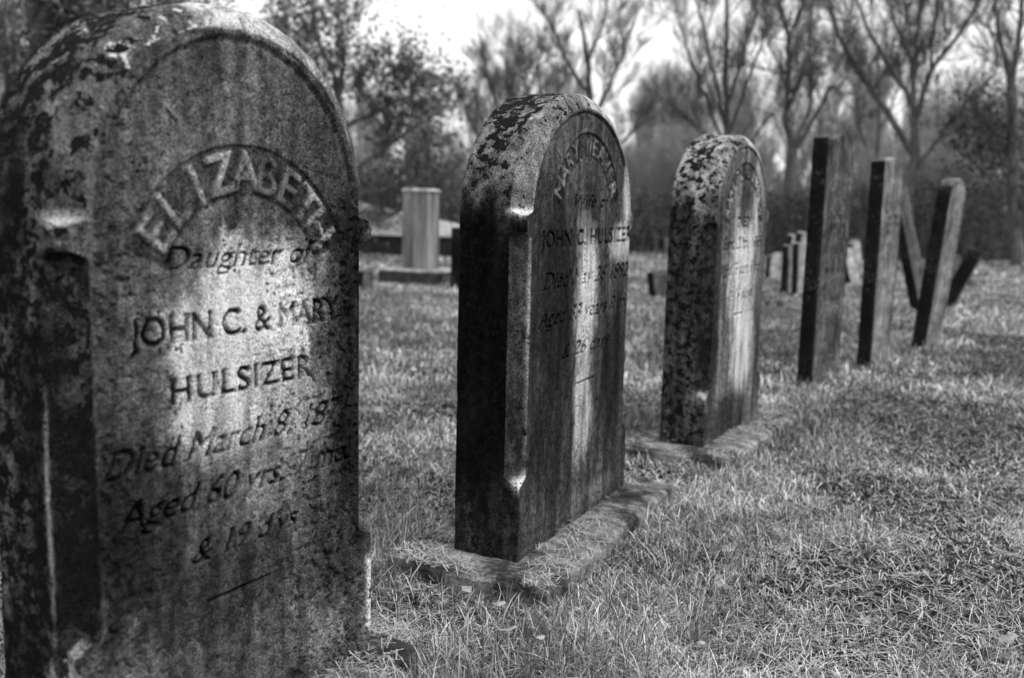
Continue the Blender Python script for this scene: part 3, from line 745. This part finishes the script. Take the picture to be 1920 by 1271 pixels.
def long_grass(n, seed, label):
    r = np.random.default_rng(seed); X, Y, LL, AL, LE = [], [], [], [], []
    # dense long tufts hugging the slabs (world places)
    spots = [(.52, 2.62, .16, 300, .09), (.62, 2.82, .14, 260, .09), (.72, 3.05, .12, 180, .08), (-.30, 2.75, .12, 300, .10), (-.38, 2.5, .10, 220, .11), (-.12, 2.30, .14, 220, .09),
             (.10, 2.12, .14, 240, .10), (-.12, 1.86, .10, 260, .13), (.02, 1.72, .12, 300, .12), (.20, 1.95, .12, 180, .10), (-.22, 1.72, .08, 160, .12), (1.55, 2.1, .12, 140, .07),
             (.55, 3.75, .12, 120, .07), (.95, 1.95, .08, 150, .09), (.35, 2.3, .16, 260, .09), (1.25, 4.15, .14, 160, .06), (1.10, 3.55, .16, 160, .05), (.90, 1.60, .07, 160, .08), (1.62, 5.3, .12, 120, .07), (2.0, 5.35, .12, 120, .06)]
    for cx, cy, s, k, L0 in spots:
        k = int(k*n); X.append(r.normal(cx, s, k)); Y.append(r.normal(cy, s*.8, k)); LL.append(L0*r.uniform(.35, 1.25, k))
        q = r.random(k); AL.append(np.where(q < .3, r.uniform(.4, .65, k), r.uniform(.05, .2, k))); LE.append(np.clip(np.abs(r.normal(.85, .5, k)), .02, 1.5))
    x, y, L, al, le = map(np.concatenate, (X, Y, LL, AL, LE))
    keep = np.ones(len(x), bool)
    for k in range(3): keep &= slab_dist(x, y, k)[0] > -.03
    x, y, L, al, le = x[keep], y[keep], L[keep], al[keep], le[keep]
    V, Q, T3, A = blades(x, y, gz(x, y)-.004, L, r.uniform(.0018, .0036, len(x)), al, le, seed)
    o = mesh_np('long_grass', V, [Q, T3], GRASS, None, True, {'alb': A}); tag(o, label, 'grass', None, 'stuff')
long_grass(1.9, 90, 'long rank tufts of uncut grass round the headstone bases')

def straw_mat():   # dead cut grass lying flat on the slabs
    r = np.random.default_rng(95); X, Y, Z = [], [], []
    for k in range(3):
        (nx, ny), A, W, T = ROWS[k]; n = (5200, 5200, 3000)[k]
        u = r.uniform(-.15, W+.12, n); v = r.uniform(-.16, T+.12, n)
        cov = fbm(u*7, v*7, 0*u+k, 3, 96); ok = (cov > .46) & (np.maximum(np.maximum(-u, u-W), np.maximum(-v, v-T)) > .004)
        u, v = u[ok], v[ok]; c, s = math.cos(R(A)), math.sin(R(A))
        X.append(nx+u*c-v*s); Y.append(ny+u*s+v*c); Z.append(.046+r.random(len(u))*.012)
    x, y, z = map(np.concatenate, (X, Y, Z)); n = len(x)
    az = r.uniform(0, math.pi, n); L = r.uniform(.012, .045, n); wd = r.uniform(.0006, .0013, n)
    dx, dy = np.cos(az)*L/2, np.sin(az)*L/2; wx, wy = -np.sin(az)*wd, np.cos(az)*wd; tz = r.normal(0, .004, n)
    V = np.stack([np.stack([x-dx-wx, y-dy-wy, z-tz], 1), np.stack([x-dx+wx, y-dy+wy, z-tz], 1), np.stack([x+dx+wx, y+dy+wy, z+tz+.002], 1), np.stack([x+dx-wx, y+dy-wy, z+tz+.002], 1)], 1)
    alb = np.repeat(r.uniform(.15, .6, n), 4)
    o = mesh_np('dead_grass', V.reshape(-1, 3), (np.arange(n)*4)[:, None]+[0, 1, 2, 3], GRASS, None, False, {'alb': alb}); tag(o, 'dead cut grass littering the stone slabs', 'dead grass', None, 'stuff')
straw_mat()

def thatch():      # dead straws matted between the living blades
    r = np.random.default_rng(97); n = 45000
    y = .9+4.3*r.random(n)**1.3; x = r.uniform(-1, 1, n)*(.62*y+.5)
    keep = np.ones(n, bool)
    for k in range(3): keep &= slab_dist(x, y, k)[0] > .0
    keep &= r.random(n) < sstep(.3, .6, patchy(x, y, 3.5, 98))+.15
    x, y = x[keep], y[keep]; n = len(x); z = gz(x, y)+r.uniform(.004, .026, n)
    az = r.uniform(0, math.pi, n); L = r.uniform(.02, .08, n); wd = r.uniform(.0005, .0012, n)
    dx, dy = np.cos(az)*L/2, np.sin(az)*L/2; wx, wy = -np.sin(az)*wd, np.cos(az)*wd; tz = r.normal(0, .007, n)
    V = np.stack([np.stack([x-dx-wx, y-dy-wy, z-tz], 1), np.stack([x-dx+wx, y-dy+wy, z-tz], 1), np.stack([x+dx+wx, y+dy+wy, z+tz], 1), np.stack([x+dx-wx, y+dy-wy, z+tz], 1)], 1)
    o = mesh_np('dead_grass', V.reshape(-1, 3), (np.arange(n)*4)[:, None]+[0, 1, 2, 3], GRASS, None, False, {'alb': np.repeat(r.uniform(.12, .7, n), 4)})
    tag(o, 'dead straws matted through the lawn', 'dead grass', None, 'stuff')
thatch()

# fallen leaves, a twig and pale chips
def leaf_mesh(name, size, seed):
    r = random.Random(seed); n = 15; V = [(0, 0, .006)]; 
    for i in range(n):
        a = 2*math.pi*i/n; rad = size*(.5+.32*abs(math.sin(2.5*a))+r.uniform(-.06, .06)); V.append((rad*math.cos(a), rad*math.sin(a)*.8, r.uniform(0, .35)*size*abs(math.cos(a))))
    V += [(x, y, z-.0006) for x, y, z in V]; m = n+1
    F = [(0, 1+i, 1+(i+1) % n) for i in range(n)]+[(m, m+1+(i+1) % n, m+1+i) for i in range(n)]+[(1+i, m+1+i, m+1+(i+1) % n, 1+(i+1) % n) for i in range(n)]
    me = bpy.data.meshes.new(name); me.from_pydata(V, [], F); me.materials.append(DRYLEAF); return me
lm = [leaf_mesh('fallen_leaf', s, i) for i, s in enumerate((.03, .024, .036))]
for i, (px, py, pl) in enumerate([(872, 1112, 'below the left corner of the second headstone slab'), (935, 1140, 'the middle of the strip between the two nearest headstones'), (955, 1190, 'the grass under the second headstone slab'), (1005, 1205, 'long blades right of the nearest headstone foot'),
        (1483, 1068, 'the open lawn low in the middle right'), (1530, 985, 'the open lawn, upper one of the middle right'), (1425, 962, 'the open lawn right of the tall tuft'), (1620, 1170, 'the lawn low at the right'), (1890, 1205, 'the lawn in the bottom right corner'),
        (1355, 1105, 'the dark hollow in the lawn at bottom centre'), (1745, 748, 'the lawn far right of the third headstone'), (712, 776, 'the lawn between the two nearest headstones'), (768, 715, 'the lawn left of the second headstone'), (1310, 1215, 'the long grass at the bottom edge')]):
    d = fw + rt*((px-960)/1867) - up*((py-635.5)/1867); t = -(EYE-.03)/d.z; p = Vector((0, 0, EYE))+d*t
    o = bpy.data.objects.new('fallen_leaf', lm[i % 3]); COL.objects.link(o); o.location = (p.x, p.y, .040 if p.y < 3.6 else .05)
    o.rotation_euler = (random.uniform(-.5, .3), random.uniform(-.4, .4), random.uniform(0, 6)); o.scale = [random.uniform(.8, 1.2)]*3
    tag(o, 'dry pale fallen leaf lying in '+pl, 'leaf', 'fallen leaves in the grass')

# ------------------------------------------------------------------ trees
class Tubes:
    def __init__(s): s.V = []; s.F = []; s.n = 0
    def add(s, P, rad, k=5):
        P = np.asarray(P, float); m = len(P); rad = np.asarray(rad, float)
        d = np.gradient(P, axis=0); d /= np.linalg.norm(d, axis=1)[:, None]+1e-9
        a = np.cross(d, [.31, .17, .93]); a /= np.linalg.norm(a, axis=1)[:, None]+1e-9; b = np.cross(d, a)
        th = np.arange(k)*2*math.pi/k
        R_ = P[:, None]+rad[:, None, None]*(a[:, None]*np.cos(th)[None, :, None]+b[:, None]*np.sin(th)[None, :, None])
        s.V.append(R_.reshape(-1, 3)); i = s.n+np.arange(m*k).reshape(m, k); j = np.roll(i, -1, 1)
        s.F.append(np.stack([i[:-1], j[:-1], j[1:], i[1:]], -1).reshape(-1, 4)); s.n += m*k
    def build(s, name, mat, parent): return mesh_np(name, np.concatenate(s.V), np.concatenate(s.F), mat, parent, True)
def grow(tb, tips, p, d, L, r, lvl, rg, maxl, up_=.25, spread=.7, nch=(5, 6, 6, 5, 4), tw=None, rmin=.004, low=.35):
    n = 7 if lvl == 0 else 5 if lvl < 3 else 4
    P = [p]; dd = d.copy()
    for i in range(n):
        dd = dd+rg.normal(0, .10+.03*lvl, 3)+np.array([0, 0, up_*.25]); dd /= np.linalg.norm(dd); P.append(P[-1]+dd*L/n)
    P = np.array(P); rad = np.linspace(r, max(r*.45, rmin), n+1)
    (tw if (tw is not None and lvl >= 2) else tb).add(P, rad, 7 if lvl == 0 else 4 if lvl < 3 else 3)
    if lvl >= maxl: tips.append(P[-1]); tips.append(P[n//2]); return
    for i in range(nch[lvl]+int(rg.integers(-1, 2))):
        t = rg.uniform(.28 if lvl else low, 1.); k = t*n; a = int(min(k, n-1)); q = P[a]+(P[a+1]-P[a])*(k-a)
        dr = P[a+1]-P[a]; dr /= np.linalg.norm(dr); sd_ = rg.normal(0, 1, 3); sd_ -= sd_@dr*dr; sd_ /= np.linalg.norm(sd_)+1e-9
        nd = dr*(1-.35*spread)+sd_*spread*rg.uniform(.6, 1.1)+np.array([0, 0, up_]); nd /= np.linalg.norm(nd)
        grow(tb, tips, q, nd, L*rg.uniform(.45, .68)*(1.1-.35*t), max(r*.5*(1.1-.4*t), rmin), lvl+1, rg, maxl, up_, spread, nch, tw, rmin)
def leaves(tips, n, spread, size, rg, a0=.03, a1=.12):
    tips = np.array(tips); c = tips[rg.integers(0, len(tips), n)]+rg.normal(0, spread, (n, 3))
    u = rg.normal(0, 1, (n, 3)); u /= np.linalg.norm(u, axis=1)[:, None]; v = np.cross(u, rg.normal(0, 1, (n, 3))); v /= np.linalg.norm(v, axis=1)[:, None]+1e-9
    s = size*rg.uniform(.5, 1.2, (n, 1)); V = np.stack([c-u*s, c-v*s*.5, c+u*s, c+v*s*.5], 1)
    return V.reshape(-1, 3), (np.arange(n)*4)[:, None]+[0, 1, 2, 3], np.repeat(rg.uniform(a0, a1, n), 4)
def hero(label, Y, trunk, limbs, seed, name='bare_tree', nleaf=0, lz=99., tl=1., leafs=.05, mat=BARK, twig=1., jit=1.0, cat='tree', lsp=.12, la=(.03, .12), rmin=.0032):
    """trunk / limbs: [(px, py, width_px)...] traced main wood at depth Y; limbs wander in depth; twigs are grown"""
    rg = np.random.default_rng(seed); k = Y/1867.; tb, tw = Tubes(), Tubes(); tips = []
    def path(pts, dy0, dy1):
        out, rad = [], []
        m = len(pts)
        for i, (x, y, wd) in enumerate(pts):
            q = at(x, y, Y+dy0+(dy1-dy0)*i/max(m-1, 1)); out.append([q.x, q.y, q.z]); rad.append(wd*.5*k)
        out = np.array(out); s = np.linspace(0, m-1, m*4)
        P = np.stack([np.interp(s, np.arange(m), out[:, c]) for c in range(3)], 1); P[1:-1] = (P[:-2]+2*P[1:-1]+P[2:])/4
        P[1:-1] += rg.normal(0, .0006*Y, P[1:-1].shape)
        return P, np.interp(s, np.arange(m), rad)
    P, rad = path(trunk, 0, 0); P = np.vstack([[P[0][0], P[0][1], -.2], P]); rad = np.concatenate([[rad[0]*1.2], rad]); base = P[0].copy()
    root = empty(name, (base[0], base[1], 0)); tag(root, label, cat, 'trees beyond the lawn')
    base[2] = 0
    tb.add(P-base, rad, 8)
    allp = [(P, rad)]
    for L in limbs:
        P, rad = path(L, 0, rg.uniform(-1, 1)*jit); tb.add(P-base, rad, 6); allp.append((P, rad))
    for P, rad in allp[(0 if len(limbs) < 2 else 1):]:
        m = int(len(P)*1.05*twig)
        for _ in range(m):
            i = int(rg.integers(max(1, len(P)//5), len(P)-1)); dr = P[i+1]-P[i]; dr /= np.linalg.norm(dr)+1e-9
            sd_ = rg.normal(0, 1, 3); nd = dr*.6+sd_*.5+np.array([0, 0, .3]); nd /= np.linalg.norm(nd)
            grow(tb, tips, P[i]-base, nd, rg.uniform(.7, 1.7)*Y/20*tl, max(rad[i]*.33, rmin*1.3), 2, rg, 4, .35, .6, (5, 6, 8, 8, 3), tw, rmin)
    tb.build('trunk', mat, root)
    tw.build('twigs', mat, root)
    if nleaf:
        tips = [t for t in tips if t[2] < lz]
        V, F, A = leaves(tips, nleaf, lsp, leafs, rg, *la); mesh_np('foliage', V, F, LEAF, root, False, {'alb': A})
    return root
hero('broad bare tree with long spreading limbs above the crossing leaning stones', 19, [(1690, 505, 22), (1700, 400, 19), (1712, 310, 17), (1716, 240, 15)],
     [[(1716, 295, 13), (1650, 190, 11), (1592, 112, 9), (1566, 50, 7), (1545, -30, 5)], [(1716, 240, 12), (1707, 180, 10), (1672, 135, 8), (1630, 60, 6), (1600, -20, 4)],
      [(1716, 240, 11), (1713, 160, 9), (1712, 115, 9), (1722, 50, 7), (1728, -30, 6)], [(1712, 118, 7), (1685, 60, 6), (1662, -10, 5)], [(1716, 232, 12), (1734, 165, 10), (1748, 128, 9), (1795, 75, 7), (1850, -20, 5)],
      [(1746, 130, 7), (1748, 60, 6), (1765, -20, 5)], [(1716, 320, 8), (1758, 262, 7), (1812, 190, 6), (1865, 140, 4)], [(1690, 90, 4), (1700, 30, 4), (1712, -20, 3)]], 1, twig=.8, tl=.8)
hero('forked bare tree rising right behind the third marble headstone', 22, [(1470, 500, 24), (1476, 400, 22), (1487, 280, 19)],
     [[(1487, 282, 14), (1472, 225, 13), (1478, 150, 11), (1480, 70, 9), (1450, -30, 6)], [(1480, 75, 6), (1500, 20, 5), (1510, -20, 4)], [(1487, 278, 11), (1520, 205, 9), (1522, 150, 8), (1518, 70, 7), (1524, -30, 5)],
      [(1487, 290, 10), (1540, 200, 7), (1560, 160, 6), (1580, 180, 4)]], 2, twig=.9, tl=.75)
hero('slim upright bare tree directly above the third marble headstone', 23, [(1366, 500, 16), (1365, 350, 14), (1363, 240, 12), (1362, 120, 9), (1364, -30, 6)],
     [[(1365, 300, 7), (1330, 200, 6), (1290, 100, 5), (1270, 20, 3)], [(1365, 280, 7), (1345, 160, 6), (1320, 60, 5), (1300, -20, 3)], [(1364, 260, 7), (1400, 160, 6), (1432, 70, 4), (1440, 0, 3)],
      [(1364, 300, 6), (1300, 230, 5), (1250, 190, 3)], [(1364, 200, 6), (1395, 100, 5), (1412, -10, 4)], [(1365, 320, 6), (1420, 250, 5), (1450, 210, 4)]], 3, twig=1.1, tl=.7)
hero('dark bare tree at the right edge with leaves still clinging low', 18, [(1908, 510, 26), (1903, 400, 22), (1900, 300, 20), (1897, 160, 17)],
     [[(1897, 165, 12), (1884, 110, 10), (1868, 50, 9), (1868, -30, 7)], [(1897, 160, 12), (1910, 80, 10), (1918, -30, 8)], [(1902, 330, 10), (1850, 250, 8), (1830, 200, 6)], [(1902, 260, 9), (1960, 180, 7)],
      [(1905, 380, 10), (1850, 330, 7), (1812, 290, 5)], [(1905, 400, 9), (1960, 330, 7)], [(1905, 360, 9), (1868, 300, 6), (1840, 330, 4)]], 4, nleaf=2600, lz=2.9, leafs=.05, lsp=.35, twig=.7, tl=.6, la=(.02, .08))
hero('tall leafy tree with thick dark limbs behind the top of the nearest headstone', 12, [(-40, 500, 40), (-20, 350, 36), (5, 230, 32), (30, 160, 28)],
     [[(30, 160, 20), (60, 110, 18), (75, 60, 16), (110, -40, 12)], [(20, 180, 18), (10, 100, 14), (-10, 0, 10)], [(30, 160, 18), (90, 130, 14), (160, 70, 11), (230, 0, 8)], [(5, 230, 14), (60, 190, 11), (120, 150, 8), (180, 130, 6)],
      [(60, 110, 12), (100, 50, 10), (170, 10, 8), (250, -40, 6)], [(-20, 300, 14), (-60, 220, 10), (-100, 100, 8)], [(90, 130, 8), (180, 110, 7), (260, 60, 5), (330, 10, 4)]], 5, 'leafy_tree', nleaf=8000, leafs=.04, lsp=.17, twig=1.3, rmin=.004, la=(.08, .3))
hero('ragged half-leafed tree filling the gap behind the two nearest headstones', 17, [(668, 500, 26), (655, 380, 22), (640, 250, 18), (630, 150, 14)],
     [[(630, 150, 10), (590, 60, 8), (580, -30, 5)], [(640, 240, 11), (700, 215, 9), (735, 190, 6), (760, 185, 4)], [(635, 200, 9), (645, 120, 7), (640, 60, 4)], [(640, 250, 11), (580, 180, 8), (540, 90, 6), (500, 10, 4)],
      [(650, 330, 10), (720, 280, 8), (790, 230, 6), (840, 200, 4)], [(655, 370, 9), (740, 350, 7), (820, 330, 5)], [(645, 300, 9), (560, 250, 7), (480, 200, 5)], [(655, 400, 8), (740, 400, 5), (790, 380, 4)]], 6, 'leafy_tree', tl=.6, nleaf=7500, leafs=.055, lsp=.24, twig=1.1, la=(.04, .16))
hero('small bare tree with upswept branches above the second marble headstone', 24, [(960, 500, 14), (955, 380, 12), (948, 260, 10)],
     [[(948, 260, 7), (930, 190, 6), (905, 130, 4)], [(948, 260, 7), (955, 180, 6), (950, 110, 4)], [(948, 270, 7), (985, 190, 5), (1010, 120, 4)], [(955, 350, 6), (900, 260, 5), (870, 200, 3)]], 7, twig=1.6, tl=.55)
hero('slender bare tree rising from behind the right shoulder of the second marble headstone', 24, [(1120, 500, 18), (1118, 300, 15), (1105, 180, 12), (1100, 90, 9), (1085, 20, 6)],
     [[(1110, 230, 8), (1150, 140, 6), (1190, 40, 4)], [(1105, 180, 8), (1060, 110, 6), (1030, 30, 4)], [(1100, 120, 6), (1130, 50, 5), (1140, -20, 3)], [(1118, 320, 8), (1180, 250, 6), (1230, 180, 4)], [(1115, 300, 7), (1060, 220, 5), (1010, 170, 3)]], 8, twig=1.5, tl=.6)
hero('bare sapling standing between the grey slate headstone and the leaning pair', 26, [(1640, 500, 10), (1642, 350, 8), (1650, 200, 6), (1645, 80, 4)],
     [[(1642, 330, 5), (1610, 230, 4), (1600, 150, 3)], [(1646, 260, 5), (1680, 180, 4), (1700, 100, 3)], [(1642, 380, 5), (1600, 330, 4), (1570, 250, 3)]], 9, twig=1.3)

# the far wood: one mass of bare trunks and twigs
def far_wood():
    rg = np.random.default_rng(500); protos = []
    for i in range(5):
        tb = Tubes(); tips = []
        grow(tb, tips, np.zeros(3), np.array([0, 0, 1.]), 5.5, .075, 0, rg, 3, .7, .46, (16, 9, 8, 5, 3), None, .0042, .12)
        protos.append((np.concatenate(tb.V), np.concatenate(tb.F)))
    Vs, Fs, n = [], [], 0
    for i in range(214):
        V, F = protos[i % 5]; Y = rg.uniform(27, 52); px = rg.uniform(-250, 2150); x = (px-960)/1867*Y
        top = 165 if px > 1150 else 105 if px < 650 else np.interp(px, [650, 780, 950, 1150], [90, 95, 120, 165])
        # crowns stay lower towards the gap of open sky left of centre
        pyt = {0: 0}.get(0) if False else np.interp(px, [0, 600, 760, 900, 1050, 1300, 1700, 1920], [-60, 40, 125, 105, 60, 60, 110, 60])+rg.uniform(0, 150)
        H = max(at(px, pyt, Y).z, 3.)
        if i >= 190: px = rg.uniform(1130, 1300)
        if i >= 110: Y = rg.uniform(23.5, 30); x = (px-960)/1867*Y; H = max(at(px, rg.uniform(215, 330), Y).z, 1.8)
        s = H/V[:, 2].max(); sxy = s*rg.uniform(.8, 1.1)*(2.3 if i >= 110 else 1); a = rg.uniform(0, 6.28); c, sn = math.cos(a), math.sin(a)
        W_ = np.stack([(V[:, 0]*c-V[:, 1]*sn)*sxy+x, (V[:, 0]*sn+V[:, 1]*c)*sxy+Y, V[:, 2]*s-.1], 1)
        Vs.append(W_); Fs.append(F+n); n += len(V)
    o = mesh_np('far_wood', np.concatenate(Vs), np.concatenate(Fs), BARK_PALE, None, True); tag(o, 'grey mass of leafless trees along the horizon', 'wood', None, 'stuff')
far_wood()

# undergrowth along the wood edge
def undergrowth():
    rg = np.random.default_rng(600); n = 60000
    px = rg.uniform(-300, 2250, n); Y0 = 18.2+.06*(px-960)/1867*18
    Y = Y0+rg.gamma(1.6, 1.3, n)*1.2; x = (px-960)/1867*Y
    topy = np.interp(px, [0, 640, 860, 1200, 1450, 1560, 1800, 1930], [300, 325, 350, 362, 362, 352, 345, 318])+30*(patchy(x, Y, 1.1, 601)-.5)*2
    zt = np.maximum(1-(topy-(368+.0236*(px-960)))/1867*Y, .3)
    z = zt*rg.random(n)**.8
    c = np.stack([x, Y, z], 1); u = rg.normal(0, 1, (n, 3)); u /= np.linalg.norm(u, axis=1)[:, None]; v = np.cross(u, rg.normal(0, 1, (n, 3))); v /= np.linalg.norm(v, axis=1)[:, None]
    s = rg.uniform(.02, .06, (n, 1)); V = np.stack([c-u*s, c-v*s*.55, c+u*s, c+v*s*.55], 1).reshape(-1, 3)
    m = 5000; px = rg.uniform(-300, 2250, m); Ys = 18.4+.06*(px-960)/1867*18+rg.gamma(1.6, 1.3, m)*1.2; xs_ = (px-960)/1867*Ys; h = rg.uniform(.6, 1.9, m); lx, ly = rg.normal(0, .25, m), rg.normal(0, .25, m); wd = rg.uniform(.004, .009, m)
    S = np.stack([np.stack([xs_-wd, Ys, 0*h], 1), np.stack([xs_+wd, Ys, 0*h], 1), np.stack([xs_+wd*.5+lx, Ys+ly, h], 1), np.stack([xs_-wd*.5+lx, Ys+ly, h], 1)], 1).reshape(-1, 3)
    VV = np.concatenate([V, S]); k = n+m
    alb = np.repeat(np.concatenate([rg.uniform(.02, .10, n), rg.uniform(.05, .18, m)]), 4)
    o = mesh_np('undergrowth', VV, (np.arange(k)*4)[:, None]+[0, 1, 2, 3], LEAF, None, False, {'alb': alb}); tag(o, 'dark tangle of brambles and scrub along the edge of the lawn', 'undergrowth', None, 'stuff')
undergrowth()
